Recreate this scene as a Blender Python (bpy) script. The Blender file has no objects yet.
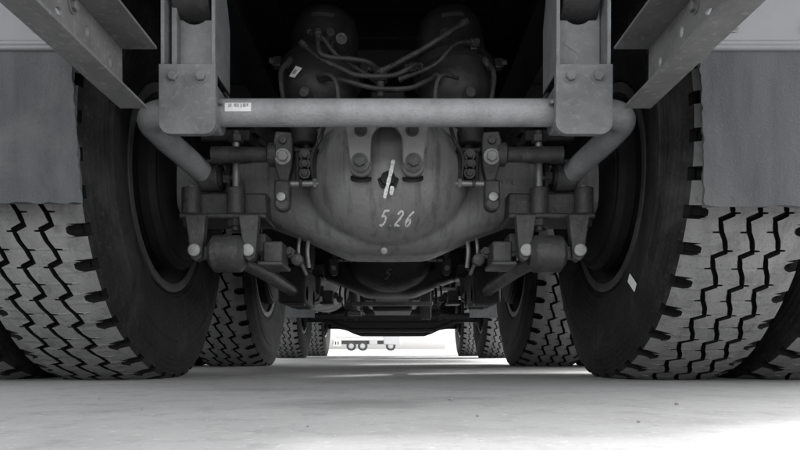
import bpy, bmesh, math, random
from mathutils import Vector, Matrix
from mathutils.bvhtree import BVHTree
random.seed(7)
R = math.radians
scene = bpy.context.scene
col = scene.collection

# ------------------------------------------------------------------ camera
cam_d = bpy.data.cameras.new("camera")
cam = bpy.data.objects.new("camera", cam_d); col.objects.link(cam)
cam.location = (0.017, 0.0, 0.078)
cam.rotation_euler = (R(90), 0, 0)
cam_d.sensor_width = 36.0
cam_d.lens = 28.44
cam_d.shift_y = 0.15625
cam_d.shift_x = 0.0075
cam_d.clip_start = 0.02
cam_d.clip_end = 3000
scene.camera = cam

# ------------------------------------------------------------------ sky and sun
SUN_EL, SUN_AZ = 38.0, 32.0            # azimuth: from the truck's right side (+X) towards its front (+Y)
sv = Vector((math.cos(R(SUN_EL))*math.cos(R(SUN_AZ)), math.cos(R(SUN_EL))*math.sin(R(SUN_AZ)), math.sin(R(SUN_EL))))
world = bpy.data.worlds.new("World"); scene.world = world
world.use_nodes = True
wn, wl = world.node_tree.nodes, world.node_tree.links
wn.clear()
sky = wn.new("ShaderNodeTexSky"); sky.sky_type = 'NISHITA'; sky.sun_disc = False
sky.sun_elevation = R(SUN_EL); sky.sun_rotation = math.atan2(sv.x, sv.y)
sky.dust_density = 4.0; sky.air_density = 1.0
hs = wn.new("ShaderNodeHueSaturation"); hs.inputs['Saturation'].default_value = 0.06
bg = wn.new("ShaderNodeBackground"); bg.inputs['Strength'].default_value = 0.15
wo = wn.new("ShaderNodeOutputWorld")
wl.new(sky.outputs[0], hs.inputs['Color']); wl.new(hs.outputs[0], bg.inputs[0]); wl.new(bg.outputs[0], wo.inputs[0])
sun_d = bpy.data.lights.new("sun", 'SUN'); sun_d.energy = 0.75; sun_d.angle = R(3.0); sun_d.color = (1, 0.985, 0.965)
sun = bpy.data.objects.new("sun", sun_d); col.objects.link(sun)
sun.rotation_euler = sv.to_track_quat('Z', 'Y').to_euler(); sun.location = (6, 6, 9)

vs = scene.view_settings
vs.view_transform = 'Standard'; vs.look = 'None'; vs.gamma = 1.0; vs.use_curve_mapping = False
vs.exposure = 2.32
scene.render.engine = 'CYCLES'
scene.cycles.max_bounces = 10; scene.cycles.diffuse_bounces = 6

# ------------------------------------------------------------------ materials
def mat(name, base, second=None, amount=0.5, scale=6.0, rough=0.6, rough_var=0.15, metal=0.0, bump=0.15, bump_scale=60.0,
        stretch=(1, 1, 1), lo=0.4, hi=0.65, fine=None, spec=0.4, grime=None, rings=False):
    """Procedural paint: base colour, a second colour (dust, wear) in noisy patches, fine speckle and relief."""
    m = bpy.data.materials.new(name); m.use_nodes = True
    n, l = m.node_tree.nodes, m.node_tree.links
    p = n["Principled BSDF"]
    tc = n.new("ShaderNodeTexCoord")
    mp = n.new("ShaderNodeMapping"); mp.inputs['Scale'].default_value = stretch
    l.new(tc.outputs['Object'], mp.inputs[0])
    nz = n.new("ShaderNodeTexNoise"); nz.inputs['Scale'].default_value = scale; nz.inputs['Detail'].default_value = 7; nz.inputs['Roughness'].default_value = 0.62
    l.new(mp.outputs[0], nz.inputs['Vector'])
    rp = n.new("ShaderNodeValToRGB"); rp.color_ramp.elements[0].position = lo; rp.color_ramp.elements[1].position = hi
    l.new(nz.outputs['Fac'], rp.inputs[0])
    mul = n.new("ShaderNodeMath"); mul.operation = 'MULTIPLY'; mul.inputs[1].default_value = amount
    l.new(rp.outputs[0], mul.inputs[0])
    mx = n.new("ShaderNodeMix"); mx.data_type = 'RGBA'
    second = second or tuple(c*0.6 for c in base)
    mx.inputs['A'].default_value = (*base, 1); mx.inputs['B'].default_value = (*second, 1)
    l.new(mul.outputs[0], mx.inputs['Factor'])
    out = mx.outputs['Result']
    fz = n.new("ShaderNodeTexNoise"); fz.inputs['Scale'].default_value = bump_scale; fz.inputs['Detail'].default_value = 5
    l.new(tc.outputs['Object'], fz.inputs['Vector'])
    if fine:
        r2 = n.new("ShaderNodeValToRGB"); r2.color_ramp.elements[0].position = 0.56; r2.color_ramp.elements[1].position = 0.70
        l.new(fz.outputs['Fac'], r2.inputs[0])
        m2 = n.new("ShaderNodeMath"); m2.operation = 'MULTIPLY'; m2.inputs[1].default_value = fine[1]; l.new(r2.outputs[0], m2.inputs[0])
        mx2 = n.new("ShaderNodeMix"); mx2.data_type = 'RGBA'; mx2.inputs['B'].default_value = (*fine[0], 1)
        l.new(m2.outputs[0], mx2.inputs['Factor']); l.new(out, mx2.inputs['A']); out = mx2.outputs['Result']
    if grime:                                            # (colour, amount, scale): larger stains with their own outline
        gz = n.new("ShaderNodeTexNoise"); gz.inputs['Scale'].default_value = grime[2]; gz.inputs['Detail'].default_value = 9; gz.inputs['Roughness'].default_value = 0.7; gz.inputs['Distortion'].default_value = .6
        mg = n.new("ShaderNodeMapping"); mg.inputs['Location'].default_value = (3.1, 1.7, 5.2); l.new(tc.outputs['Object'], mg.inputs[0]); l.new(mg.outputs[0], gz.inputs['Vector'])
        r3 = n.new("ShaderNodeValToRGB"); r3.color_ramp.elements[0].position = 0.5; r3.color_ramp.elements[1].position = 0.68; l.new(gz.outputs['Fac'], r3.inputs[0])
        m3 = n.new("ShaderNodeMath"); m3.operation = 'MULTIPLY'; m3.inputs[1].default_value = grime[1]; l.new(r3.outputs[0], m3.inputs[0])
        mx3 = n.new("ShaderNodeMix"); mx3.data_type = 'RGBA'; mx3.inputs['B'].default_value = (*grime[0], 1)
        l.new(m3.outputs[0], mx3.inputs['Factor']); l.new(out, mx3.inputs['A']); out = mx3.outputs['Result']
    l.new(out, p.inputs['Base Color'])
    mr = n.new("ShaderNodeMapRange"); mr.inputs['To Min'].default_value = max(0.05, rough-rough_var); mr.inputs['To Max'].default_value = min(1, rough+rough_var)
    l.new(nz.outputs['Fac'], mr.inputs[0]); l.new(mr.outputs[0], p.inputs['Roughness'])
    p.inputs['Metallic'].default_value = metal; p.inputs['Specular IOR Level'].default_value = spec
    bp = n.new("ShaderNodeBump"); bp.inputs['Strength'].default_value = bump; bp.inputs['Distance'].default_value = 0.004
    l.new(fz.outputs['Fac'], bp.inputs['Height']); l.new(bp.outputs[0], p.inputs['Normal'])
    if rings:                                            # fine moulded circles about the wheel's axis
        wv = n.new("ShaderNodeTexWave"); wv.wave_type = 'RINGS'; wv.rings_direction = 'X'; wv.inputs['Scale'].default_value = 22; wv.inputs['Distortion'].default_value = .3; wv.inputs['Detail Scale'].default_value = .5
        l.new(tc.outputs['Object'], wv.inputs['Vector'])
        b2 = n.new("ShaderNodeBump"); b2.inputs['Strength'].default_value = .35; b2.inputs['Distance'].default_value = .002
        l.new(wv.outputs['Fac'], b2.inputs['Height']); l.new(bp.outputs[0], b2.inputs['Normal']); l.new(b2.outputs[0], p.inputs['Normal'])
    return m
g = lambda v, t=0.0: (v*(1-t), v, v*(1+t))
M_BAR   = mat("grey_bar_paint", g(0.30, .02), g(0.17), 0.7, 14, rough=0.45, fine=(g(0.10), 0.3), bump_scale=190, bump=0.3)
M_HANG  = mat("grey_hanger_paint", g(0.175, .03), g(0.11), 0.7, 16, rough=0.5, fine=(g(0.26), 0.4), bump_scale=95, bump=.3)
M_RAIL  = mat("grey_rail_paint", g(0.17), g(0.10), 0.7, 13, rough=0.5, fine=(g(0.28), 0.45), bump_scale=80)
M_PANEL = mat("pale_panel_paint", g(0.195, .04), g(0.15), 0.5, 7, rough=0.5)
M_AXLE  = mat("axle_paint", g(0.20), g(0.12), 0.6, 5, rough=0.5, bump=0.35, bump_scale=45, fine=(g(0.22), 0.35))
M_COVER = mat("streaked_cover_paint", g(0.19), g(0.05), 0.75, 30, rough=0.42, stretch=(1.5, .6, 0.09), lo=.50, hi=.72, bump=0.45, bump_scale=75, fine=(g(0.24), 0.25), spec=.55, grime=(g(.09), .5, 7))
M_COVER_SHADE= mat("shaded_cover_paint", g(0.028), g(0.016), 0.7, 20, rough=0.5, bump=0.4, bump_scale=60, spec=.3)  # darker copy of the cover paint: second axle's deep shade put into the colour
M_DARK  = mat("dark_cast_metal", g(0.016), g(0.032), 0.45, 16, rough=0.6, bump=0.5, bump_scale=70, spec=.25, fine=(g(0.05), .3))
M_BLACK = mat("black_frame_paint", g(0.007), g(0.013), 0.35, 8, rough=0.6, bump=0.2, spec=.2)
M_CAST  = mat("grey_cast_metal", g(0.055), g(0.025), 0.7, 18, rough=0.5, bump=0.5, bump_scale=80, fine=(g(0.12), 0.35), grime=(g(.018), .6, 14))
M_ZINC  = mat("zinc_bolt", g(0.27), g(0.14), 0.5, 60, rough=0.42, metal=0.35, bump=0.15)
M_STUD  = mat("bright_stud", g(0.26), g(0.14), 0.4, 50, rough=0.4, metal=0.5)
M_CHAM  = mat("black_chamber_paint", g(0.020), g(0.036), 0.6, 14, rough=0.5, bump=0.35, fine=(g(.06), .3))
M_HOSE  = mat("rubber_hose", g(0.022), g(0.05), 0.7, 30, rough=0.6, bump=.4, fine=(g(.08), .3))
M_FLAP  = mat("dusty_flap_rubber", g(0.088, .05), g(0.05, .05), 0.7, 9, rough=0.85, stretch=(1.6, 1, .30), bump=0.6, bump_scale=260, fine=(g(0.14), 0.2), spec=.2, grime=(g(.125), .45, 5))
M_TREAD = mat("dusty_tread_rubber", g(0.195), g(0.12), 0.6, 9, rough=0.85, bump=0.5, bump_scale=170, fine=(g(0.09), 0.4), spec=.15, grime=(g(0.085), .6, 22), stretch=(2.2, 1, 1))
M_GROOVE= mat("black_groove_rubber", g(0.008), g(0.014), 0.4, 20, rough=0.9, spec=.1)
M_SIDE  = mat("sidewall_rubber", g(0.012), g(0.035), 0.6, 12, rough=0.8, bump=0.45, bump_scale=120, lo=.45, hi=.75, spec=.15, fine=(g(0.06), .35), grime=(g(0.055), .6, 5), rings=True)
M_RIM   = mat("dusty_rim_steel", g(0.075), g(0.03), 0.7, 9, rough=0.55, bump=.3, grime=(g(.02), .6, 8))
M_DRUM  = mat("brake_drum_iron", g(0.011), g(0.005), 0.6, 12, rough=0.75, bump=.3, spec=.2)
M_WHITE = mat("white_sticker", g(0.75), g(0.6), 0.4, 200, rough=0.5, bump=0.02)
M_INK   = mat("grey_print", g(0.32), g(0.25), 0.4, 80, rough=0.6, bump=0.02)
M_LABEL = mat("worn_label", g(0.06), g(0.03), 0.6, 120, rough=0.5, bump=0.02)
M_CHALK = mat("chalk_marker", g(0.72), g(0.30), 0.75, 160, rough=0.9, bump=0.05, lo=.42, hi=.66)
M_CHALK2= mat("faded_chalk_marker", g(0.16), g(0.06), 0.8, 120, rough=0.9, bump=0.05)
M_FARW  = mat("white_truck_paint", g(0.7), g(0.6), 0.3, 1, rough=0.4)
M_FARG  = mat("pale_truck_paint", g(0.45), g(0.4), 0.3, 1, rough=0.4)
M_WALLF = mat("pale_plaster", g(0.7), g(0.6), 0.4, 0.3, rough=0.8)
M_GLASS = mat("dark_cab_glass", g(0.05), g(0.08), 0.4, 1, rough=0.12)
M_STONE = mat("pebble_stone", g(0.25), g(0.15), 0.5, 60, rough=0.8)

def concrete():
    m = bpy.data.materials.new("worn_concrete"); m.use_nodes = True
    n, l = m.node_tree.nodes, m.node_tree.links
    p = n["Principled BSDF"]; tc = n.new("ShaderNodeTexCoord")
    def noise(scale, detail, st=(1, 1, 1), rough=.6):
        mp = n.new("ShaderNodeMapping"); mp.inputs['Scale'].default_value = st; l.new(tc.outputs['Object'], mp.inputs[0])
        z = n.new("ShaderNodeTexNoise"); z.inputs['Scale'].default_value = scale; z.inputs['Detail'].default_value = detail; z.inputs['Roughness'].default_value = rough
        l.new(mp.outputs[0], z.inputs['Vector']); return z.outputs['Fac']
    def ramp(s, a, b):
        r = n.new("ShaderNodeMapRange"); r.inputs['From Min'].default_value = a; r.inputs['From Max'].default_value = b; l.new(s, r.inputs[0]); return r.outputs[0]
    def mix(f, a, b, k=1.0):
        mm = n.new("ShaderNodeMath"); mm.operation = 'MULTIPLY'; mm.inputs[1].default_value = k; l.new(f, mm.inputs[0])
        x = n.new("ShaderNodeMix"); x.data_type = 'RGBA'; l.new(mm.outputs[0], x.inputs['Factor'])
        if isinstance(a, tuple): x.inputs['A'].default_value = (*a, 1)
        else: l.new(a, x.inputs['A'])
        x.inputs['B'].default_value = (*b, 1); return x.outputs['Result']
    c = mix(ramp(noise(0.9, 6, (1, 1.6, 1)), .35, .68), g(0.37), g(0.29), 0.9)
    c = mix(ramp(noise(4.5, 6), .52, .72), c, g(0.24), 0.6)
    c = mix(ramp(noise(16, 8, rough=.75), .52, .75), c, g(0.18), 0.75)
    c = mix(ramp(noise(160, 4), .60, .72), c, g(0.2), 0.5)
    c = mix(ramp(noise(70, 4), .60, .7), c, g(0.6), 0.4)
    # oil drip marks on the slab under the axles
    for (x, y, rx, ry, k) in [(-0.03, 0.93, .16, .10, .55), (0.12, 1.02, .10, .05, .3), (0.2, 2.75, .35, .16, .55), (-.25, 1.25, .2, .06, .3), (.05, 4.6, .4, .3, .4)]:
        mp = n.new("ShaderNodeMapping"); mp.vector_type = 'POINT'
        mp.inputs['Location'].default_value = (-x/rx, -y/ry, 0); mp.inputs['Scale'].default_value = (1/rx, 1/ry, 0)
        l.new(tc.outputs['Object'], mp.inputs[0])
        wz = n.new("ShaderNodeTexNoise"); wz.inputs['Scale'].default_value = 2.2; wz.inputs['Detail'].default_value = 6; l.new(mp.outputs[0], wz.inputs['Vector'])
        ln = n.new("ShaderNodeVectorMath"); ln.operation = 'LENGTH'; l.new(mp.outputs[0], ln.inputs[0])
        ad = n.new("ShaderNodeMath"); ad.operation = 'ADD'; l.new(ln.outputs['Value'], ad.inputs[0]); l.new(wz.outputs['Fac'], ad.inputs[1])
        c = mix(ramp(ad.outputs[0], 1.55, 0.75), c, g(0.12), k)
    l.new(c, p.inputs['Base Color'])
    rr = n.new("ShaderNodeMapRange"); rr.inputs['To Min'].default_value = .55; rr.inputs['To Max'].default_value = .85; l.new(noise(5, 5), rr.inputs[0]); l.new(rr.outputs[0], p.inputs['Roughness'])
    p.inputs['Specular IOR Level'].default_value = 0.3
    b1 = n.new("ShaderNodeBump"); b1.inputs['Strength'].default_value = .35; b1.inputs['Distance'].default_value = .003; l.new(noise(45, 8, rough=.7), b1.inputs['Height'])
    b2 = n.new("ShaderNodeBump"); b2.inputs['Strength'].default_value = .3; b2.inputs['Distance'].default_value = .02; l.new(noise(2.5, 4), b2.inputs['Height']); l.new(b1.outputs[0], b2.inputs['Normal'])
    l.new(b2.outputs[0], p.inputs['Normal'])
    return m
M_GROUND = concrete()

# ------------------------------------------------------------------ mesh helpers
class MB:
    def __init__(self): self.bm = bmesh.new()
    def box(self, c, s, rot=None):
        mtx = Matrix.Translation(c)
        if rot is not None: mtx = mtx @ rot.to_4x4()
        mtx = mtx @ Matrix.Diagonal((s[0], s[1], s[2], 1))
        bmesh.ops.create_cube(self.bm, size=1.0, matrix=mtx); return self
    def rings(self, rings, caps=True, closed=False):
        vs = [[self.bm.verts.new(p) for p in r] for r in rings]
        k = len(vs[0]); n = len(vs)
        for i in range(n if closed else n-1):
            a, b = vs[i], vs[(i+1) % n]
            for j in range(k): self.bm.faces.new((a[j], a[(j+1) % k], b[(j+1) % k], b[j]))
        if caps and not closed: self.bm.faces.new(vs[0][::-1]); self.bm.faces.new(vs[-1])
        return self
    def lathe(self, prof, p0=(0, 0, 0), axis=(1, 0, 0), n=32, caps=True):
        """prof: list of (along, radius)."""
        ax = Vector(axis).normalized(); u = ax.orthogonal().normalized(); v = ax.cross(u); p0 = Vector(p0)
        return self.rings([[p0+ax*a+(u*math.cos(t)+v*math.sin(t))*r for t in [2*math.pi*i/n for i in range(n)]] for a, r in prof], caps)
    def cyl(self, a, b, r0, r1=None, n=24):
        a, b = Vector(a), Vector(b); return self.lathe([(0, r0), ((b-a).length, r0 if r1 is None else r1)], a, b-a, n)
    def tube(self, pts, r, n=12, sub=6):
        P = [Vector(p) for p in pts]
        if sub > 1 and len(P) > 2:
            Q = []
            for i in range(len(P)-1):
                p0, p1, p2, p3 = P[max(i-1, 0)], P[i], P[i+1], P[min(i+2, len(P)-1)]
                for k in range(sub):
                    t = k/sub
                    Q.append(0.5*((2*p1)+(p2-p0)*t+(2*p0-5*p1+4*p2-p3)*t*t+(3*p1-p0-3*p2+p3)*t**3))
            P = Q+[P[-1]]
        T = [(P[min(i+1, len(P)-1)]-P[max(i-1, 0)]).normalized() for i in range(len(P))]
        u = T[0].orthogonal().normalized(); rg = []
        for i, p in enumerate(P):
            u = (u-T[i]*u.dot(T[i])).normalized(); v = T[i].cross(u)
            rr = r[min(i, len(r)-1)] if isinstance(r, (list, tuple)) else r
            rg.append([p+(u*math.cos(2*math.pi*k/n)+v*math.sin(2*math.pi*k/n))*rr for k in range(n)])
        return self.rings(rg)
    def plate(self, outer, holes, frame, thick):
        """outer, holes: 2D loops; frame: (origin, u, v); extruded along u x v by thick."""
        o, u, v = [Vector(x) for x in frame]; nrm = u.cross(v).normalized()
        edges = []
        for lp in [outer]+holes:
            vv = [self.bm.verts.new(o+u*a+v*b) for a, b in lp]
            edges += [self.bm.edges.new((vv[i], vv[(i+1) % len(vv)])) for i in range(len(vv))]
        res = bmesh.ops.triangle_fill(self.bm, edges=edges, use_beauty=True, use_dissolve=False)
        faces = [f for f in res['geom'] if isinstance(f, bmesh.types.BMFace)]
        ex = bmesh.ops.extrude_face_region(self.bm, geom=faces)
        bmesh.ops.translate(self.bm, verts=[x for x in ex['geom'] if isinstance(x, bmesh.types.BMVert)], vec=nrm*thick)
        return self
    def mesh(self, name, mats, smooth=35):
        bmesh.ops.recalc_face_normals(self.bm, faces=self.bm.faces)
        me = bpy.data.meshes.new(name); self.bm.to_mesh(me); self.bm.free()
        for m in (mats if isinstance(mats, (list, tuple)) else [mats]): me.materials.append(m)
        if smooth:
            me.shade_smooth(); me.set_sharp_from_angle(angle=R(smooth))
        return me

def put(name, me, parent=None, loc=(0, 0, 0), rot=(0, 0, 0), bevel=0.0):
    o = bpy.data.objects.new(name, me); col.objects.link(o)
    o.location = loc; o.rotation_euler = rot
    if parent is not None:
        o.parent = parent
        if parent.get("root_at"): o.matrix_parent_inverse = Matrix.Translation(-Vector(parent["root_at"]))
    if bevel:
        b = o.modifiers.new("bevel", 'BEVEL'); b.width = bevel; b.segments = 2; b.limit_method = 'ANGLE'; b.angle_limit = R(40); b.harden_normals = False
    return o
def make(name, mb, m, parent, bevel=0.0, smooth=35): return put(name, mb.mesh(name, m, smooth), parent, bevel=bevel)
def thing(name, label, cat, loc=(0, 0, 0), group=None):
    o = bpy.data.objects.new(name, None); col.objects.link(o); o.location = loc; o.empty_display_size = .2
    o["label"] = label; o["category"] = cat; o["root_at"] = tuple(float(x) for x in loc)
    if group: o["group"] = group
    return o
def circ(cx, cy, rx, ry=None, n=16, rot=0):
    ry = ry or rx
    return [(cx+rx*math.cos(t)*math.cos(rot)-ry*math.sin(t)*math.sin(rot), cy+rx*math.cos(t)*math.sin(rot)+ry*math.sin(t)*math.cos(rot)) for t in [2*math.pi*i/n for i in range(n)]]

_bolts = {}
def hex_mesh(r, h, m, kind='hex'):
    key = (round(r, 4), round(h, 4), m.name, kind)
    if key not in _bolts:
        b = MB()
        if kind == 'hex':
            b.lathe([(0, r*1.45), (h*.22, r*1.45)], n=20)
            b.lathe([(h*.22, r), (h*.9, r), (h, r*.86)], n=6)
        elif kind == 'round':
            b.lathe([(0, r), (h*.75, r), (h*.95, r*.9), (h, r*.75)], n=20)
        elif kind == 'nut':
            b.lathe([(0, r*.9), (h*.12, r), (h*.88, r), (h, r*.9)], n=6)
            b.lathe([(h, r*.55), (h*1.5, r*.52), (h*1.55, r*.45)], n=14)
        _bolts[key] = b.mesh("bolt", m, 30)
    return _bolts[key]
def bolt(parent, loc, axis=(0, -1, 0), r=.012, h=.012, m=None, kind='hex', name='bolt'):
    o = put(name, hex_mesh(r, h, m or M_ZINC, kind), parent, loc)
    q = Vector((1, 0, 0)).rotation_difference(Vector(axis)) @ Matrix.Rotation(random.uniform(0, 1), 3, 'X').to_quaternion()
    o.rotation_euler = q.to_euler()
    return o

# ------------------------------------------------------------------ ground
b = MB(); b.bm.faces.new([b.bm.verts.new(p) for p in [(-900, -300, 0), (900, -300, 0), (900, 1500, 0), (-900, 1500, 0)]])
gr = make("ground", b, M_GROUND, None, smooth=0); gr["kind"] = "structure"

# ------------------------------------------------------------------ the truck
A1, A2, A3, A4 = 1.80, 3.16, 6.38, 8.40       # axle positions along Y
AXZ = 0.53                                    # axle height
truck = thing("truck", "dark heavy dump truck seen underneath from behind, two rear axles and two front axles", "truck", (0, A1, 0))

# --- tyre mesh (shared)
def tyre_mesh():
    NP = 44
    ts = sorted({0, .05, .08, .11, .15, .20, .24, .25, .29, .30, .335, .345, .37, .39, .41, .44, .49, .50, .58, .61, .65, .70, .74, .75, .785, .795, .87, .91, .94})
    A, W, DEP, GW = .0115, .12, .014, .0056
    def zig(t):
        if t < .30: return A*(.45+.55*t/.30)
        if t < .44: return A-(t-.30)/.14*2*A
        if t < .75: return -A+(t-.44)/.31*.55*A
        return -.45*A+(t-.75)/.25*.9*A
    crown = lambda u: .5505-.0125*(u/W)**2-.004*(abs(u)/W)**6
    side = [(.103, .262), (.113, .276), (.122, .287), (.130, .300), (.1335, .303), (.138, .325), (.1455, .352), (.1525, .392), (.1545, .418), (.1545, .423), (.1565, .426),
            (.1565, .431), (.154, .434), (.152, .458), (.1465, .484), (.1435, .488), (.139, .507), (.133, .520)]
    bm = bmesh.new(); rows = []; cols_m = None
    for p in range(NP):
        for t in ts:
            th = 2*math.pi*(p+t)/NP; c, s = math.cos(th), math.sin(th)
            nl = .10 < t < .42; nr = .60 < t < .92; il = {.11: .109, .15: .098, .37: .098, .41: .109}.get(t, .092); ir = {.61: .109, .65: .098, .87: .098, .91: .109}.get(t, .092)
            pr = []                                     # (u, r, material of strip to next)
            for (u, r) in side: pr.append((-u, r, 1))
            d = .017 if nl else 0
            pr.append((-(.128 if not nl else .119), .531-d*.6, 1 if nl else 0))
            pr.append((-.1195 + (.006 if nl else 0), crown(.1195)-d, 0))
            pr.append((-il-.005, crown(.092)-d, 0)); pr.append((-il, crown(.086), 0))
            for gi, gc in enumerate((-.055, 0, .055)):
                x = gc+zig(t); dl = .05 if .22 < t < .52 else 0; xl, xr = gc+zig(t+dl), gc+zig(t-dl)
                el = .013 if .745 < t < .79 else 0
                er = .011 if .245 < t < .295 else 0
                pr += [(xl-GW-el, crown(x), 1), (xl-GW+.0015-el, crown(x)-DEP, 1), (xr+GW-.0015+er, crown(x)-DEP, 1), (xr+GW+er, crown(x), 0)]
            d = .017 if nr else 0
            pr.append((ir, crown(.086), 0)); pr.append((ir+.005, crown(.092)-d, 0))
            pr.append((.1195-(.006 if nr else 0), crown(.1195)-d, 0)); pr.append(((.128 if not nr else .119), .531-d*.6, 1))
            for (u, r) in side[::-1]: pr.append((u, r, 1))
            row = []
            for (u, r, mm) in pr:
                y, z = r*c, r*s
                if z < -.40: u *= 1+.10*min(1, (-.40-z)/.12)*(1 if abs(u) > .12 else .3)
                if z < -.53: z = -.53-(-.53-z)*.02
                row.append(bm.verts.new((u, y, z)))
            rows.append((row, [q[2] for q in pr], nl, nr))
    n = len(rows); k = len(rows[0][0])
    for i in range(n):
        a, ma, nl, nr = rows[i]; b2, mb_, nl2, nr2 = rows[(i+1) % n]
        for j in range(k-1):
            f = bm.faces.new((a[j], b2[j], b2[j+1], a[j+1]))
            mi = max(ma[j], 0)
            if ma[j] == 1 and 17 < j < k-19: mi = 2
            if (nl or nl2) and 17 <= j <= 20: mi = 2
            if (nr or nr2) and k-22 <= j <= k-19: mi = 2
            f.material_index = mi
    bmesh.ops.recalc_face_normals(bm, faces=bm.faces)
    me = bpy.data.meshes.new("tyre"); bm.to_mesh(me); bm.free()
    for m in (M_TREAD, M_SIDE, M_GROOVE): me.materials.append(m)
    me.shade_smooth(); me.set_sharp_from_angle(angle=R(32))
    return me
TYRE = tyre_mesh()
b = MB(); b.lathe([(-.128, .262), (-.130, .268), (-.130, .286), (-.124, .287), (-.120, .272), (-.105, .260), (-.085, .250), (-.03, .236), (.05, .236), (.09, .250), (.12, .272), (.124, .287), (.130, .286), (.130, .262),
     (.10, .244), (.095, .22), (.11, .15), (.11, .06), (.12, .06), (.12, .15), (.105, .225), (.10, .236), (.05, .228), (-.03, .228), (-.08, .24)], n=72, caps=False)
# close the section
RIM = b.mesh("wheel", M_RIM, 30)
b = MB(); b.lathe([(-.165, .10), (-.165, .212), (-.150, .222), (-.125, .222), (-.120, .214), (-.02, .208), (.06, .200), (.085, .14), (.085, .05)], n=64)
DRUM = b.mesh("brake_drum", M_DRUM, 30)
b = MB(); b.lathe([(-.172, .06), (-.172, .185), (-.168, .196), (-.160, .196)], n=48); 
SHIELD = b.mesh("dust_shield", M_DRUM, 30)
def wheel(x, y, s, drum=True):
    w = put("wheel", RIM, truck, (s*x, y, AXZ), (0, 0, 0 if s > 0 else math.pi))
    put("tyre", TYRE, w)
    if drum: put("brake_drum", DRUM, w); put("dust_shield", SHIELD, w)
    return w
for s in (1, -1):
    for y in (A1, A2):
        wheel(.748, y, s); wheel(1.092, y, s, False)
    for y in (A3, A4): wheel(1.02, y, s)

# --- frame rails and cross members
for s in (1, -1):
    b = MB(); x0, x1 = .352, .432
    b.box((s*(x0+x1)/2, 5.1, .884), (.08, 7.9, .008)); b.box((s*(x0+x1)/2, 5.1, 1.166), (.08, 7.9, .008))
    b.box((s*(x1-.004), 5.1, 1.025), (.008, 7.9, .274))
    make("frame_rail", b, M_BLACK, truck)
for y in (1.25, 2.46, 3.9, 5.4):
    b = MB(); b.box((0, y, 1.03), (.85, .10, .20)); make("cross_member", b, M_BLACK, truck, .006)

# --- cargo bed above
b = MB(); b.box((0, 3.2, 1.90), (2.44, 5.7, 1.26))
bed = make("cargo_bed", b, M_BLACK, truck, .02)
for i in range(10):
    b = MB(); b.box((0, .55+i*.58, 1.225), (2.30, .09, .085)); make("cross_beam", b, M_BLACK, bed, .006)
for s in (1, -1):
    b = MB(); b.box((s*.40, 3.2, 1.205), (.10, 5.4, .075)); make("bed_runner", b, M_BLACK, bed, .006)

# --- front cab and engine
b = MB(); b.box((0, 7.75, 2.02), (2.4, 2.2, 1.9)); b.box((0, 8.85, .82), (2.4, .2, .55)); make("cab", b, M_DARK, truck, .05)
b = MB(); b.box((0, 7.5, .88), (.62, 1.5, .55)); b.box((0, 7.4, .56), (.44, 1.1, .12)); make("engine", b, M_DARK, truck, .03)
b = MB(); b.lathe([(0, .19), (.15, .2), (.3, .18), (.5, .16), (.78, .15), (.8, .09), (.9, .07)], (0, 6.72, .78), (0, -1, 0), 24)
b.box((0, 6.1, .60), (.32, .5, .10)); make("gearbox", b, M_DARK, truck, .01)
b = MB(); b.cyl((0, 5.85, .76), (0, 3.75, .60), .055); b.lathe([(0, .09), (.03, .09), (.06, .06)], (0, 3.72, .60), (0, 1, .07)); make("propeller_shaft", b, M_DARK, truck)
b = MB(); b.cyl((0, 2.85, .62), (0, 2.1, .62), .05); make("inter_axle_shaft", b, M_DARK, truck)

# --- steer axle beams
for y in (A3, A4):
    b = MB(); prof = []
    xs = [-.86, -.80, -.72, -.62, -.52, -.42, -.2, 0, .2, .42, .52, .62, .72, .80, .86]
    for x in xs:
        a = abs(x); k = max(0, min(1, (a-.40)/.30)); k = k*k*(3-2*k)
        bot = .258+.10*k; top = .395+.055*k; hy = .048
        prof.append([(x, y-hy, bot), (x, y+hy, bot), (x, y+hy, bot+.028), (x, y+.018, bot+.04), (x, y+.018, top-.04), (x, y+hy, top-.028), (x, y+hy, top), (x, y-hy, top), (x, y-hy, top-.028), (x, y-.018, top-.04), (x, y-.018, bot+.04), (x, y-hy, bot+.028)])
    b.rings(prof); ax = make("steer_axle", b, M_DARK, truck)
    for s in (1, -1):
        for i in range(6):
            L = .82-i*.1
            b = MB(); z0 = .47+(5-i)*.016
            b.rings([[(s*.42+dx, y+yy, z0+dz+.10*(yy/.82)**2*1.0) for dx, dz in ((-.042, 0), (.042, 0), (.042, .014), (-.042, .014))] for yy in [L*(k/8-1) for k in range(17)]])
            make("spring_leaf", b, M_DARK, ax)
        b = MB(); b.box((s*.42, y, .432), (.12, .16, .07)); make("spring_pad", b, M_DARK, ax, .005)
        for dx in (-.055, .055):
            bolt(ax, (s*.42+dx, y-.09, .40), (0, 0, -1), .016, .02, M_CAST, 'nut', 'nut')
    b = MB(); b.cyl((-.8, y-.18, .40), (.8, y-.18, .40), .018); make("tie_rod", b, M_DARK, truck)
# mudflaps behind the steer tyres
for s in (1, -1):
    b = MB(); b.box((s*.91, 5.72, .56), (.42, .012, .38)); b.box((s*.91, 5.73, .77), (.44, .03, .06)); make("front_mudflap", b, M_FLAP, truck, .003)

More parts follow.
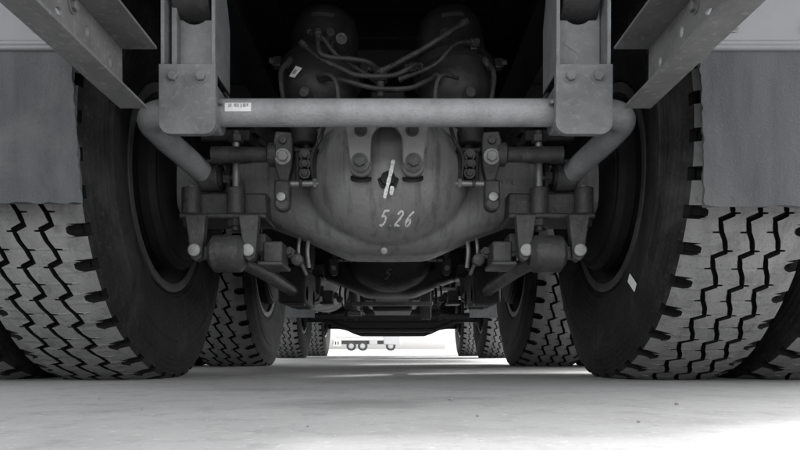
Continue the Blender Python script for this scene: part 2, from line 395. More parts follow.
# --- side equipment between the axles
b = MB(); b.lathe([(0, .10), (.02, .17), (.05, .205), (.07, .21), (1.05, .21), (1.07, .205), (1.10, .17), (1.12, .10)], (-.585, 4.55, .62), (0, 1, 0), 40)
tank = make("air_tank", b, M_RAIL, truck)
for y in (4.62, 5.3):
    b = MB(); b.lathe([(0, .216), (.05, .216)], (-.585, y, .62), (0, 1, 0), 40); make("strap", b, M_STUD, tank)
b = MB(); b.box((.80, 4.75, .74), (.62, 1.0, .50)); ft = make("fuel_tank", b, M_RAIL, truck, .05)
for y in (4.5, 5.0):
    b = MB(); b.box((.80, y, .74), (.632, .05, .512)); make("strap", b, M_RAIL, ft, .05)
b = MB(); b.box((.43, 5.1, .545), (.16, .5, .03)); b.box((.36, 5.1, .62), (.02, .46, .14)); b.box((.50, 5.1, .62), (.02, .46, .14)); make("valve_bracket", b, M_RAIL, truck, .004)
b = MB(); b.cyl((-.33, 5.6, .74), (-.33, 5.6, .42), .045); b.box((-.33, 5.6, .40), (.12, .12, .04)); make("exhaust_elbow", b, M_CAST, truck, .006)
b = MB(); b.box((.30, 5.6, .55), (.09, .12, .40)); make("steering_bracket", b, M_DARK, truck, .01)
b = MB(); b.box((0, 5.45, .475), (.70, .06, .035)); make("gearbox_mount", b, M_CAST, truck, .006)

# ------------------------------------------------------------------ drive axles
def housing(y0, zc=AXZ):
    b = MB(); rg = []; N = 40
    xs = [-.60, -.52, -.46, -.41, -.36, -.32, -.28, -.24, -.20, -.16, -.125, -.10, -.05, 0]
    xs = xs+[-x for x in xs[-2::-1]]
    for x in xs:
        a = abs(x)
        def lerp(pts):
            for (p, v), (q, w) in zip(pts, pts[1:]):
                if p <= a <= q:
                    return v+(w-v)*(a-p)/(q-p)
            return pts[-1][1]
        bot = lerp([(0, .336), (.105, .337), (.13, .343), (.24, .392), (.36, .436), (.41, .450), (.6, .455)])
        top = lerp([(0, .735), (.12, .73), (.24, .66), (.36, .622), (.41, .612), (.6, .61)])
        hy = lerp([(0, .165), (.10, .16), (.20, .125), (.30, .092), (.38, .078), (.6, .075)])
        cz, hz = (bot+top)/2, (top-bot)/2; e = .52
        ring = []
        for i in range(N):
            t = 2*math.pi*i/N; c, s = math.cos(t), math.sin(t)
            ring.append((x, y0+hy*math.copysign(abs(c)**e, c), cz+hz*math.copysign(abs(s)**e, s)))
        rg.append(ring)
    b.rings(rg); return b
DC, DRX, DRY, DRZ = (0, -.11, .53), .215, .178, .176         # dome: centre offset from axle, radii
BV = {}
def dome_y(x, z, y0):
    h = BV[y0].ray_cast(Vector((x, y0-1.0, z)), Vector((0, 1, 0)))
    return h[0].y if h[0] is not None else y0-.2
def dome(y0, b):
    n, k = 56, 24; rg = []
    for j in range(k+1):
        q = math.pi*(.01+.98*j/k)
        rg.append([(DRX*math.sin(q)*math.cos(t), y0+DC[1]-DRY*math.cos(q), DC[2]+DRZ*math.sin(q)*math.sin(t)) for t in [2*math.pi*i/n for i in range(n)]])
    return b.rings(rg)
def ribbon(b, pts, w, y0, lift=.0012, taper=True):
    """A painted stroke lying on the cover: 2D polyline (x, z) widened and laid on the dome."""
    P = []
    for (x0, z0), (x1, z1) in zip(pts, pts[1:]):
        n = max(1, int(math.hypot(x1-x0, z1-z0)/.003))
        P += [(x0+(x1-x0)*i/n, z0+(z1-z0)*i/n) for i in range(n)]
    P.append(pts[-1]); L, Rr = [], []
    for i, (x, z) in enumerate(P):
        q0, q1 = P[max(i-1, 0)], P[min(i+1, len(P)-1)]
        dx, dz = q1[0]-q0[0], q1[1]-q0[1]; d = math.hypot(dx, dz) or 1
        ww = w*(1+.1*math.sin(i*.9))*(0.7 if i in (0, len(P)-1) else 1)
        for S, sg in ((L, 1), (Rr, -1)):
            xx, zz = x-dz/d*ww/2*sg, z+dx/d*ww/2*sg
            S.append(b.bm.verts.new((xx, dome_y(xx, zz, y0)-lift, zz)))
    for i in range(len(P)-1): b.bm.faces.new((L[i], L[i+1], Rr[i+1], Rr[i]))
def glyph(ch):
    if ch == '5': return [[(.85, 1), (.25, .97), (.12, .58), (.45, .66), (.7, .5), (.68, .2), (.4, 0), (.05, .1)]]
    if ch == '2': return [[(.1, .75), (.3, .97), (.6, .98), (.75, .78), (.55, .48), (.05, .02), (.3, .06), (.8, .0)]]
    if ch == '6': return [[(.75, 1.0), (.4, .75), (.15, .35), (.22, .05), (.5, 0), (.72, .22), (.6, .46), (.35, .42), (.2, .25)]]
    if ch == '.': return [[(.2, .04), (.3, .0)]]
def write(b, text, x, z, h, w, y0, slant=.38):
    for ch in text:
        for st in glyph(ch): ribbon(b, [(x+(px*.62+py*slant)*h, z+py*h) for px, py in st], w, y0)
        x += h*(.42 if ch == '.' else .80)

def drive_axle(y0, near):
    hb = housing(y0); dome(y0, hb)
    hs_ = make("axle_housing", hb, M_COVER if near else M_COVER_SHADE, truck, smooth=180)
    rm = hs_.modifiers.new("remesh", 'REMESH'); rm.mode = 'VOXEL'; rm.voxel_size = .006; rm.use_smooth_shade = True
    sm = hs_.modifiers.new("smooth", 'SMOOTH'); sm.factor = .5; sm.iterations = 7
    dg = bpy.context.evaluated_depsgraph_get(); ev = hs_.evaluated_get(dg); BV[y0] = BVHTree.FromPolygons([v.co.copy() for v in ev.data.vertices], [tuple(p.vertices) for p in ev.data.polygons])
    cov = hs_
    for s in (1, -1):
        # axle tube into the wheel
        b = MB(); b.cyl((s*.56, y0, AXZ), (s*.66, y0, AXZ), .068, .06); make("axle_tube", b, M_CAST, hs_)
        # spring seat and U bolt plates on the axle
        X = lambda v: s*v
        st = MB()
        st.box((X(.425), y0-.075, .462), (.215, .13, .058)); st.box((X(.425), y0-.10, .424), (.225, .15, .014))
        seat = make("spring_seat", st, M_CAST, truck, .005)
        b = MB(); b.box((X(.425), y0-.02, .64), (.13, .26, .03)); make("spring_pad", b, M_DARK, truck, .005)
        for xx in (.395, .512):
            b = MB(); zt = .648 if xx < .45 else .505
            b.cyl((X(xx), y0-.152, .405), (X(xx), y0-.152, zt), .0095, n=14)
            make("stud", b, M_STUD, seat)
            b = MB(); b.cyl((X(xx), y0-.152, .43), (X(xx), y0-.152, .50), .024, n=20); make("sleeve", b, M_CAST, seat, .003)
            bolt(seat, (X(xx), y0-.152, .419), (0, 0, -1), .021, .020, M_CAST, 'nut', 'nut')
            if xx < .45: bolt(seat, (X(xx), y0-.152, .618), (0, 0, 1), .019, .02, M_CAST, 'nut', 'nut')
        # lugs that hold the lower torque rod pin
        for (xa, xb) in ((.331, .367), (.466, .502)):
            b = MB(); w0 = .5*(xa+xb)
            b.plate([(xa-.006, .422), (xb+.010, .422), (xb, .345), (xb-.004, .312), (w0, .302), (xa+.003, .312), (xa, .35)] if s > 0 else
                    [(-(xa-.006), .422), (-(xa), .35), (-(xa+.003), .312), (-w0, .302), (-(xb-.004), .312), (-xb, .345), (-(xb+.010), .422)],
                    [], ((0, y0-.172, 0), (1, 0, 0), (0, 0, 1)), .03)
            lug = make("lug", b, M_CAST, seat, .003)
            bolt(seat, (X(w0+.002), y0-.203, .330), (0, -1, 0), .0165, .010, M_ZINC, 'round')
        # lower torque rod with its rubber bushed eye
        dirn = 1 if near else -1
        b = MB(); ymid = 2.48-dirn*.10
        b.lathe([(-.046, .018), (-.046, .03), (-.034, .046), (-.03, .047), (.03, .047), (.034, .046), (.046, .03), (.046, .018)], (X(.407), y0-.188, .323), (1, 0, 0), 32)
        b.box((X(.417), y0-.172, .327), (.13, .03, .03))
        b.tube([(X(.405), y0-.12, .322), (X(.385), y0+.1*dirn, .318), (X(.352), ymid, .292)], .023, 14, 3)
        b.lathe([(-.04, .03), (-.03, .047), (.03, .047), (.04, .03)], (X(.35), ymid, .29), (1, 0, 0), 24)
        make("torque_rod", b, M_CAST, truck)
        # bracket box inboard of the lug
        b = MB(); b.box((X(.300), y0-.10, .335), (.05, .10, .055)); b.box((X(.300), y0-.12, .300), (.065, .13, .012)); b.box((X(.335), y0-.1, .36), (.03, .08, .05))
        make("torque_rod_bracket", b, M_CAST, truck, .004)
        # brake camshaft tube, its bracket and the slack adjuster
        b = MB(); yc = y0-.192
        b.lathe([(0, .021), (.02, .021), (.140, .019), (.145, .030), (.165, .030), (.167, .02)], (X(.445), yc, .575), (-s, 0, 0), 24)
        cs = make("brake_camshaft", b, M_CAST, truck)
        b = MB(); xs_ = .262
        b.plate([(q[0]*s, q[1]) for q in [(xs_-.026, .625), (xs_+.020, .628), (xs_+.026, .60), (xs_+.022, .545), (xs_+.010, .505), (xs_-.012, .500), (xs_-.022, .54)]][::s], [], ((0, yc+.012, 0), (1, 0, 0), (0, 0, 1)), .034)
        sa = make("slack_adjuster", b, M_CAST, truck, .004)
        bolt(sa, (X(.262), yc-.022, .563), (0, -1, 0), .014, .013, M_ZINC)
        bolt(sa, (X(.262), yc-.022, .604), (0, -1, 0), .010, .008, M_CAST, 'round')
        # clevis, pin and push rod
        b = MB(); b.box((X(.264), yc-.012, .474), (.040, .03, .062)); b.lathe([(0, .02), (.036, .02)], (X(.264), yc-.030, .446), (0, 1, 0), 18); cl = make("clevis", b, M_CAST, truck, .006)
        bolt(cl, (X(.264), yc-.028, .460), (0, -1, 0), .012, .010, M_STUD, 'round', 'pin')
        b = MB(); b.cyl((X(.285), yc-.012, .497), (X(.178), yc-.012, .499), .0075, n=12); make("clevis_pin", b, M_STUD, cl)
        bolt(cl, (X(.187), yc-.012, .499), (-s, 0, 0), .012, .010, M_ZINC, 'nut', 'nut'); bolt(cl, (X(.222), yc-.012, .499), (-s, 0, 0), .011, .008, M_CAST, 'nut', 'nut')
        b = MB(); b.box((X(.205), yc+.005, .582), (.062, .05, .012)); b.box((X(.226), yc+.005, .54), (.012, .045, .075)); b.box((X(.183), yc+.005, .535), (.010, .045, .09))
        b.cyl((X(.206), yc, .64), (X(.206), yc, .51), .011, n=14)
        b.lathe([(0, .03), (.03, .036), (.055, .030)], (X(.212), yc-.005, .598), (0, 0, 1), 20)
        cb = make("chamber_bracket", b, M_DARK, truck, .004)
        for zz in (.568, .545, .522): bolt(cb, (X(.207), yc-.022, zz), (0, -1, 0), .010, .009, M_CAST)
        # brake pipes dropping past the axle
        b = MB(); b.tube([(X(.215), y0-.02, .43), (X(.225), y0-.03, .36), (X(.222), y0-.02, .31)], .006, 8); b.tube([(X(.245), y0-.01, .42), (X(.252), y0-.02, .35), (X(.24), y0+.05, .30)], .005, 8)
        pp = make("brake_pipe", b, M_STUD if near else M_DARK, truck)
        bolt(pp, (X(.268), y0-.06, .345), (0, -1, 0), .016, .02, M_CAST, 'nut', 'nut'); bolt(pp, (X(.248), y0-.06, .325), (0, -1, 0), .017, .02, M_CAST, 'round')
    return hs_, cov
hs1, cov1 = drive_axle(A1, True)
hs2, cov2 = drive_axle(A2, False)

# writing and plug on the rear cover
fp = MB(); zp = .487; yp = dome_y(0.003, zp, A1)
fp.lathe([(0, .026), (.004, .026), (.006, .020), (.014, .018), (.015, .012)], (.003, yp+.004, zp), (0, -1, .15), 8)
make("filler_plug", fp, M_DARK, cov1)
b = MB(); write(b, "5.26", -.022, .389, .031, .0042, A1); make("chalk_number", b, M_CHALK, cov1, smooth=0)
b = MB()
for pts, w in (([(.016, .527), (.008, .492), (-.006, .442)], .0085), ([(.013, .468), (.010, .449)], .009)):
    ribbon(b, pts, w, A1, lift=.021)
make("paint_slash", b, M_CHALK, cov1, smooth=0)
b = MB(); write(b, "5.", -.03, .405, .042, .005, A2); make("chalk_number", b, M_CHALK2, cov2, smooth=0)
bolt(cov1, (-.008, dome_y(-.008, .330, A1)+.003, .330), (0, -1, -.3), .009, .008, M_ZINC, 'round', 'drain_plug')
# cast mark on the right hand axle arm
b = MB()
for i in range(4): b.box((.298+i*.014, A1-.0935+i*.0012, .532), (.007, .005, .012))
make("casting_mark", b, M_COVER, hs1, .001)

# upper bracket (two legs and an arch) bolted on the cover top
for y0, near in ((A1, True), (A2, False)):
    b = MB(); Y = y0-.322
    arch = [(.036*math.cos(t), .560+.040*math.sin(t)) for t in [math.pi*i/14 for i in range(15)]]
    loop = [(-.103, .655), (-.100, .62), (-.085, .515), (-.078, .497), (-.062, .490), (-.046, .497), (-.037, .515)]+arch[::-1]+[(.037, .515), (.046, .497), (.062, .490), (.078, .497), (.085, .515), (.100, .62), (.103, .655)]
    b.plate(loop[::-1], [], ((0, Y, 0), (1, 0, 0), (0, 0, 1)), .022)
    b.box((0, Y+.125, .64), (.20, .22, .03))
    for sx in (-.062, .062):
        b.lathe([(0, .027), (.06, .027)], (sx, Y+.02, .517), (0, 1, 0), 24)
        b.box((sx*1.45, Y+.055, .60), (.012, .09, .09))
    br = make("upper_rod_bracket", b, M_AXLE if near else M_COVER_SHADE, truck, .004)
    if near:
        for sx in (-.056, .056): bolt(br, (sx*1.06, Y-.024, .584), (0, -1, 0), .0105, .011, M_CAST)
        for sx in (-.062, .062): bolt(br, (sx, Y-.024, .512), (0, -1, 0), .0135, .009, M_CAST)
        b = MB()
        for sx in (-.062, .062):
            for kk in range(3): b.lathe([(0, .026), (.007, .026)], (sx, Y+.045, .478-.004*kk+.018), (0, .6, -1), 20) if kk == 0 else None
        make("bracket_boss", b, M_DARK, br)

# --- brake chambers with hoses
for s in (1, -1):
    top, bot = Vector((s*.172, 1.80, 1.02)), Vector((s*.194, 1.72, .672))
    ax = (top-bot); L = ax.length; a = ax.normalized()
    b = MB()
    b.lathe([(0, .03), (.02, .034), (.045, .052), (.06, .078), (.085, .092), (.13, .094), (.155, .096), (.165, .098), (.185, .098), (.19, .094), (.20, .086), (.215, .084), (.25, .085), (.30, .085), (.335, .076), (.352, .058), (.362, .03)], bot, a, 44)
    for v in b.bm.verts:
        rel = v.co-bot; al = rel.dot(a); v.co = bot+a*al+(rel-a*al)*1.1
    ch = make("brake_chamber", b, M_CHAM, truck, smooth=40)
    b = MB(); b.lathe([(.158, .109), (.160, .114), (.186, .114), (.188, .109)], bot, a, 44); make("clamp_band", b, M_CHAM, ch)
    side = Vector((0, -1, 0)); side = (side-a*side.dot(a)).normalized(); wv = a.cross(side).normalized()
    if wv.x < 0: wv = -wv
    def on(ang, al, r): return bot+a*al+(side*math.cos(ang)+wv*math.sin(ang))*r
    for ang in (-1.2, .35, 1.25):
        p = on(ang, .172, .112); q = on(ang, .172, .136)
        b = MB(); b.box(p.lerp(q, .5), (.02, .02, .03), rot=Matrix((wv, side, a)).transposed()); lugc = make("clamp_lug", b, M_CHAM, ch, .003)
        bolt(ch, q, (q-p), .008, .012, M_CAST)
    # inlet boss
    p, q = on(-.25*s, .225, .09), on(-.25*s, .225, .116)
    b = MB(); b.cyl(p, q, .016, .012, 16); make("inlet_port", b, M_CAST, ch)
    p, q = on(.25*s, .06, .06), on(.25*s, .05, .105)
    b = MB(); b.cyl(p, q, .016, .013, 16); make("inlet_port", b, M_CAST, ch)
    # worn label on the upper can
    b = MB(); rr = .0945
    vv = [[b.bm.verts.new(on(t, al, rr)) for t in [-.32+.64*i/8 for i in range(9)]] for al in (.288, .300)]
    for i in range(8): b.bm.faces.new((vv[0][i], vv[0][i+1], vv[1][i+1], vv[1][i]))
    make("worn_label", b, M_LABEL, ch)
    if s < 0:
        b = MB(); c0, rr = -.55, .1045
        cen = (c0, .113)
        q4 = [(0, .019), (.20, .006), (0.0, -.017), (-.20, -.004)]
        b.bm.faces.new([b.bm.verts.new(on(c0+dx, .113+dz, rr+.0035)) for dx, dz in q4]); make("sticker", b, M_WHITE, ch, smooth=0)
        b = MB(); b.bm.faces.new([b.bm.verts.new(on(c0+dx*.42, .113+dz*.42, rr+.005)) for dx, dz in q4]); make("sticker_print", b, M_INK, ch, smooth=0)
# hose runs, given as (x, y, z)
HOSES = [("air_hose", [(-.175, 1.60, .885), (-.172, 1.575, .835), (-.153, 1.57, .808), (-.055, 1.58, .800), (-.018, 1.62, .79)], .0060, M_HOSE),
         ("air_hose", [(-.018, 1.62, .79), (.075, 1.58, .822), (.135, 1.565, .852), (.20, 1.59, .905)], .0065, M_HOSE),
         ("air_hose", [(-.22, 1.62, .865), (-.17, 1.585, .81), (-.11, 1.57, .775), (-.07, 1.565, .758), (.015, 1.565, .758), (.068, 1.58, .79), (.085, 1.63, .81)], .0060, M_HOSE),
         ("air_hose", [(-.175, 1.63, .78), (-.11, 1.57, .748), (-.035, 1.565, .727), (.05, 1.57, .728), (.10, 1.59, .755), (.13, 1.64, .79)], .0060, M_HOSE),
         ("air_hose", [(-.205, 1.63, .90), (-.165, 1.59, .865), (-.13, 1.585, .82), (-.09, 1.60, .80), (-.02, 1.64, .77)], .0055, M_HOSE),
         ("air_hose", [(.225, 1.64, .88), (.17, 1.60, .85), (.12, 1.60, .80), (.03, 1.63, .775)], .005, M_HOSE),
         ("air_hose", [(-.255, 1.66, .84), (-.275, 1.63, .79), (-.262, 1.62, .70), (-.235, 1.61, .64)], .006, M_HOSE),
         ("air_hose", [(.255, 1.66, .84), (.275, 1.63, .79), (.262, 1.62, .70), (.235, 1.61, .64)], .006, M_HOSE),
         ("brake_pipe", [(-.18, 1.62, .78), (-.145, 1.58, .765), (-.125, 1.57, .735), (-.12, 1.57, .66)], .0055, M_CAST),
         ("brake_pipe", [(.18, 1.62, .775), (.14, 1.58, .765), (.122, 1.57, .735), (.118, 1.57, .66)], .0055, M_CAST)]
for nm, pts, r, m in HOSES:
    b = MB(); b.tube(pts, r, 10, 8); h = make(nm, b, m, truck)
    if nm == "air_hose":
        for e, f in ((0, 1), (-1, -2)):
            p, q = Vector(pts[e]), Vector(pts[f]); d = (q-p).normalized()
            b = MB(); b.lathe([(0, r*1.5), (.012, r*1.5), (.013, r*1.2), (.03, r*1.2)], p, d, 12); make("hose_fitting", b, M_CAST, h)
b = MB(); b.box((-.018, 1.63, .785), (.035, .03, .03)); b.cyl((-.018, 1.63, .77), (-.018, 1.63, .73), .01); make("tee_fitting", b, M_CAST, truck, .003)
for s in (1, -1):
    b = MB(); b.tube([(s*.20, 1.655, .60), (s*.27, 1.69, .612), (s*.34, 1.715, .60), (s*.43, 1.72, .588), (s*.50, 1.722, .585)], .0045, 8, 6); pl = make("brake_pipe", b, M_CAST, truck)
    for x in (.30, .40):
        b = MB(); b.box((s*x, 1.708, .603), (.014, .02, .018)); make("clip", b, M_DARK, pl, .002)
    b = MB(); b.tube([(s*.16, 1.62, .66), (s*.165, 1.56, .60), (s*.19, 1.585, .56), (s*.185, 1.60, .50)], .005, 8, 6); make("sensor_cable", b, M_HOSE, truck)
for p_, q_ in (((-.125, 1.655, .865), (-.115, 1.585, .858)),):
    b = MB(); p_, q_ = Vector(p_), Vector(q_); b.cyl(p_, q_, .017, .014, 18); fit = make("port_fitting", b, M_CAST, truck)
    b = MB(); d_ = (q_-p_).normalized(); b.lathe([(-.004, .008), (-.004, .014), (.004, .014), (.004, .008)], q_, d_, 18, caps=False); make("ring", b, M_CAST, fit)
b = MB(); b.box((0, 1.78, .77), (.10, .05, .06)); make("relay_valve", b, M_DARK, truck, .008)

# --- leaf spring packs of the tandem and their centre trunnion
for s in (1, -1):
    sp = None
    for i in range(9):
        L = .80-i*.065; z0 = .74-.02*i+.06
        b = MB()
        b.rings([[(s*.425+dx, 2.48+yy, z0+dz-.085*(yy/.8)**2*1.0) for dx, dz in ((-.045, 0), (.045, 0), (.045, .0185), (-.045, .0185))] for yy in [L*(k/8-1) for k in range(17)]])
        if sp is None: sp = make("leaf_spring", b, M_DARK, truck)
        else: make("spring_leaf", b, M_DARK, sp)
    b = MB(); b.box((s*.40, 2.48, .50), (.16, .26, .22)); b.box((s*.36, 2.48, .32), (.10, .32, .14)); b.cyl((s*.3, 2.48, .46), (s*.52, 2.48, .46), .07); make("trunnion_bracket", b, M_DARK, truck, .01)

# ------------------------------------------------------------------ stabilizer bar
YB, ZB, XB, RB = 1.37, .592, .530, .0292
pts = []
def arc(cx, cy, r, a0, a1, n=8): return [(cx+r*math.cos(a0+(a1-a0)*i/n), cy+r*math.sin(a0+(a1-a0)*i/n)) for i in range(n+1)]
rc = .062
left = [(-.482, 1.675)]+[(-.490, 1.63), (-.522, 1.50)]+arc(-XB+rc, YB+rc, rc, math.pi, 1.5*math.pi)
right = [(-x, y) for x, y in left[::-1]]
b = MB(); b.tube([(x, y, ZB-.056*max(0, (y-YB)/.32)**1.3) for x, y in left+right], RB, 28, 1)
bar = make("stabilizer_bar", b, M_BAR, truck, smooth=50)
for s in (1, -1):
    b = MB(); b.lathe([(-.026, .030), (-.026, .036), (.026, .036), (.026, .030)], (s*0.470, 1.675, ZB-.058), (1, 0, 0), 28); eye = make("bar_eye", b, M_CAST, bar, .003)
    b = MB(); b.lathe([(0, .031), (.008, .031), (.010, .022)], (s*0.444, 1.675, ZB-.058), (-s, 0, 0), 24); make("washer", b, M_DARK, bar)
    bolt(bar, (s*0.435, 1.675, ZB-.058), (-s, 0, 0), .018, .02, M_CAST, 'nut', 'nut')
    b = MB(); b.box((s*.42, 1.70, .545), (.014, .07, .08)); make("eye_bracket", b, M_DARK, truck, .005)
# sticker on the bar
def on_bar(x, ang, r=RB+.0008): return (x, YB-r*math.cos(ang), ZB+r*math.sin(ang))
b = MB(); xs = [-.342+.056*i/6 for i in range(7)]; an = [-.25+.62*i/5 for i in range(6)]
vv = [[b.bm.verts.new(on_bar(x, t)) for x in xs] for t in an]
for j in range(5):
    for i in range(6): b.bm.faces.new((vv[j][i], vv[j][i+1], vv[j+1][i+1], vv[j+1][i]))
make("sticker", b, M_WHITE, bar)
b = MB()
for (x, w, t0, t1) in [(-.334, .0025, .0, .28), (-.330, .0025, .05, .3), (-.3225, .006, .06, .30), (-.315, .003, .02, .30), (-.3085, .0025, .0, .3), (-.3035, .006, .04, .3), (-.296, .004, .08, .30)]:
    q = [b.bm.verts.new(on_bar(xx, t, RB+.0016)) for xx, t in ((x, t0), (x+w, t0), (x+w, t1), (x, t1))]; b.bm.faces.new(q)
make("sticker_print", b, M_INK, bar, smooth=0)

# hangers that carry the bar
for s in (1, -1):
    xc, hw, y0, y1 = s*.409, .0565, 1.305, 1.425
    b = MB()
    for q in (-1, 1):                                       # side cheeks with a chamfered rear top
        xx = xc+q*(hw-.004)
        b.plate([(y0, .660), (y1, .640), (y1, .80), (y1-.03, .86), (y1-.05, .92), (y0, .92)], [], ((xx-.004, 0, 0), (0, 1, 0), (0, 0, 1)), .008)
    arch = [(.041*math.cos(t), .822-.050*math.sin(t)) for t in [math.pi*i/12 for i in range(13)]]
    b.plate([(xc-hw+.009, .655), (xc+hw-.009, .655), (xc+hw-.009, .822)]+[(xc+x, z) for x, z in arch]+[(xc-hw+.009, .822)], [], ((0, y0+.050, 0), (1, 0, 0), (0, 0, 1)), .008)
    b.box((xc-hw*.62, y0+.035, .74), (.012, .03, .16)) if s < 0 else None      # inner weld strip
    hg = make("bar_hanger", b, M_HANG, truck, .002)
    b = MB()                                                # clamp block wrapped round the bar
    c = .022
    rcn = .024; b.plate([(xc-hw-.002, .667)]+[(xc-hw-.002+rcn+rcn*math.cos(t), .523+rcn+rcn*math.sin(t)) for t in [math.pi+math.pi/2*i/6 for i in range(7)]]+[(xc+hw+.002-rcn+rcn*math.cos(t), .523+rcn+rcn*math.sin(t)) for t in [1.5*math.pi+math.pi/2*i/6 for i in range(7)]]+[(xc+hw+.002, .667)], [], ((0, y0+.012, 0), (1, 0, 0), (0, 0, 1)), .016)
    wrap = [(YB+.047*math.cos(t), ZB+.047*math.sin(t)) for t in [math.pi+math.pi*i/10 for i in range(11)]]
    b.plate([(y0+.012, .64), (y0+.012, .56)]+wrap+[(y1, .60), (y1, .64)], [], ((xc-hw+.006, 0, 0), (0, 1, 0), (0, 0, 1)), .101)
    clp = make("bar_clamp", b, M_HANG, hg, .003)
    b = MB(); b.box((xc, y0+.06, .648), (.1165, .108, .005)); make("clamp_shim", b, M_BLACK, hg)
    for q in (-1, 1):
        xx = xc+q*(hw+.0035)
        b = MB(); b.tube([(xx+random.uniform(-.001, .001), y0+.02+.008*i, .600+random.uniform(-.001, .001)) for i in range(13)], [.0035+random.uniform(0, .0015) for i in range(60)], 8, 3); make("weld_bead", b, M_HANG, hg)
    b = MB(); b.tube([(xc-hw+.01+.0085*i, y0+.012, .6685+random.uniform(-.0006, .0006)) for i in range(12)], [.003+random.uniform(0, .0014) for i in range(60)], 8, 3); make("weld_bead", b, M_HANG, hg)
    for q in (-1, 1): bolt(hg, (xc+q*.0285-s*.0, y0-.003, .641), (0, -1, 0), .0105, .010, M_HANG)
    b = MB(); b.lathe([(-.040, .028), (-.040, .044), (.040, .044), (.040, .028)], (xc, y0+.055, .822), (1, 0, 0), 32); make("rubber_bush", b, M_DARK, hg, .003)
    b = MB(); b.box((xc, y0+.06, .90), (.13, .13, .03)); b.box((s*.44, y0+.06, 1.0), (.02, .12, .2)); make("hanger_mount", b, M_BLACK, truck, .004)
    if s > 0:
        b = MB(); cx, cz = .398, .722; d = .62
        q4 = [(-.019, .004), (.019, .004), (.019, -.005), (-.019, -.005)]
        b.bm.faces.new([b.bm.verts.new((cx+u*math.cos(-d)-v*math.sin(-d), y0+.0410, cz+u*math.sin(-d)+v*math.cos(-d))) for u, v in q4]); make("sticker", b, M_PANEL, hg, smooth=0)

# ------------------------------------------------------------------ tail channel beams, lamp panels and mudflaps
for s in (1, -1):
    ye = 1.262; ys = .45; zb, zt = .560, .684; xo = .530
    b = MB()
    b.box((s*(xo-.027), (ye+ys)/2, zb+.003), (.054, ye-ys, .006))
    b.box((s*(xo-.037), (ye+ys)/2-.0, zt-.003), (.074, ye-ys, .006))
    holes = [circ(y, z, rx, ry, 14, rt) for y, z, rx, ry, rt in [(1.205, .628, .006, .0105, 0), (1.115, .640, .006, .0105, 0), (1.02, .625, .010, .006, .3), (.94, .63, .009, .009, 0), (.80, .62, .008, .008, 0)]]
    b.plate([(ys, zb+.006), (ye, zb+.006), (ye-.004, zt-.006), (ys, zt-.006)], holes, ((s*xo-(.006 if s > 0 else 0), 0, 0), (0, 1, 0), (0, 0, 1)), .006)
    rb = make("tail_channel", b, M_RAIL, truck, .0012)
    for (y, z) in ((1.065, .595), (1.06, .655), (.985, .660)): bolt(rb, (s*(xo-.0062), y, z), (-s, 0, 0), .009, .010, M_RAIL)
    # lamp panel above the flap
    b = MB(); b.box((s*.925, 1.222, .785), (.66, .05, .275)); b.box((s*.925, 1.199, .660), (.66, .008, .012)); b.box((s*.925, 1.19, .910), (.66, .02, .02))
    make("lamp_panel", b, M_PANEL, truck, .004)
    # mud flap: a sheet that sags a little, with worn edges
    b = MB(); nx, nz = 40, 30; rows = []
    zt2, zl = .662, (.354 if s > 0 else .362); th = .007
    for side_y in (0, th):
        gg = []
        for j in range(nz+1):
            v = j/nz; z = zt2+(zl-zt2)*v; rw = []
            for i in range(nx+1):
                u = i/nx
                x = .598+.622*u+ (.014*v if s > 0 else -.012*v)*(1-u) + (random.uniform(-.0022, .0022) if i == 0 else 0)
                zz = z+(random.uniform(-.0025, .0025) if j == nz else 0)
                y = 1.205-.006*math.sin(u*5+s)*v-.010*math.sin(math.pi*v)*.6+.012*v+side_y
                rw.append(b.bm.verts.new((s*x, y, zz)))
            gg.append(rw)
        rows.append(gg)
    for gg in rows:
        for j in range(nz):
            for i in range(nx): b.bm.faces.new((gg[j][i], gg[j][i+1], gg[j+1][i+1], gg[j+1][i]))
    F, K = rows
    for j in range(nz):
        for i in (0, nx): b.bm.faces.new((F[j][i], F[j+1][i], K[j+1][i], K[j][i]))
    for i in range(nx):
        for j in (0, nz): b.bm.faces.new((F[j][i], F[j][i+1], K[j][i+1], K[j][i]))
    fl = make("mudflap", b, M_FLAP, truck, smooth=50)
    for x in (.66, .80, .94, 1.08): bolt(fl, (s*x, 1.196, .690), (0, -1, 0), .008, .008, M_PANEL)
# white paper tag stuck on the right tyre sidewall
tw = [o for o in truck.children if o.name.startswith("wheel")]
b = MB(); b.box((-.1585, -.28, -.29), (.0015, .05, .022), rot=Matrix.Rotation(.6, 3, 'X')); make("tag", b, M_WHITE, tw[0])

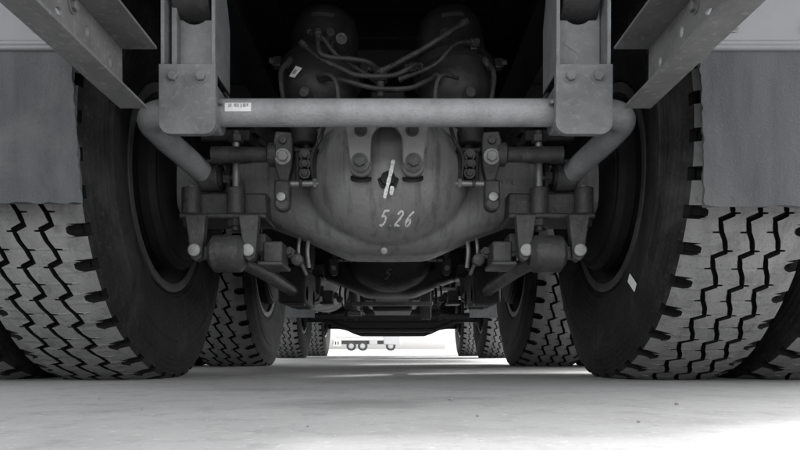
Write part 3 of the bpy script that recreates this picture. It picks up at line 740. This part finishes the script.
# ------------------------------------------------------------------ far yard
FY = 72.0
ft_ = thing("parked_truck", "white dump truck parked side-on far across the yard", "truck", (-3.6, FY, 0))
b = MB(); b.box((-4.0, FY, 2.45), (5.6, 2.4, 1.9)); make("dump_body", b, M_FARW, ft_, .05)
b = MB(); b.box((-3.3, FY, .95), (7.2, 1.6, .42)); make("chassis", b, M_CAST, ft_)
b = MB(); b.box((-.20, FY, 1.75), (1.9, 2.4, 2.2)); fc = make("cab", b, M_FARG, ft_, .12)
b = MB(); b.box((-.0, FY-1.21, 2.2), (.9, .02, .8)); make("window", b, M_GLASS, fc)
b = MB(); b.box((-6.35, FY-.9, .95), (.9, .3, .9)); rp_ = make("rear_panel", b, M_FARW, ft_, .02)
for x in (-6.55, -6.25):
    b = MB(); b.box((x, FY-1.06, .85), (.12, .03, .35)); make("lamp", b, M_CAST, rp_)
b = MB(); b.box((-2.3, FY-1.0, .95), (.9, .4, .6)); make("side_tank", b, M_FARG, ft_, .05)
FTYRE = TYRE.copy(); FTYRE.materials.clear()
for m in (M_CAST, M_CAST, M_CAST): FTYRE.materials.append(m)
FRIM = RIM.copy(); FRIM.materials.clear(); FRIM.materials.append(M_FARG)
for x in (-4.78, -3.50, -.35):
    w = put("wheel", FRIM, ft_, (x, FY-1.0, AXZ), (0, 0, -math.pi/2)); put("tyre", FTYRE, w)
b = MB(); b.box((34, 130, 2.6), (46, 12, 5.2)); b.box((34, 130, 5.4), (47, 13, .3))
wh = make("warehouse", b, M_WALLF, None, .05); wh["label"] = "long pale warehouse far across the yard"; wh["category"] = "building"
b = MB(); b.box((6, 104, .10), (60, .4, .20)); kb = make("yard_kerb", b, M_WALLF, None, .02); kb["kind"] = "structure"

# pebbles on the slab behind the axle
for (x, y, r) in [(.115, .74, .0022), (.105, .98, .0035), (-.31, .82, .0018), (.28, .68, .002), (-.07, .64, .0016), (.42, .9, .003), (-.45, 1.0, .0025)]:
    bm = bmesh.new(); bmesh.ops.create_icosphere(bm, subdivisions=2, radius=r)
    for v in bm.verts: v.co *= random.uniform(.8, 1.15); v.co.z *= .65
    me = bpy.data.meshes.new("pebble"); bm.to_mesh(me); bm.free(); me.materials.append(M_STONE); me.shade_smooth()
    o = put("pebble", me, None, (x, y, r*.5)); o["label"] = "tiny grey pebble lying on the concrete under the truck tail"; o["category"] = "pebble"; o["group"] = "pebbles on the concrete"
for o in list(bpy.data.objects):
    if "root_at" in o: del o["root_at"]
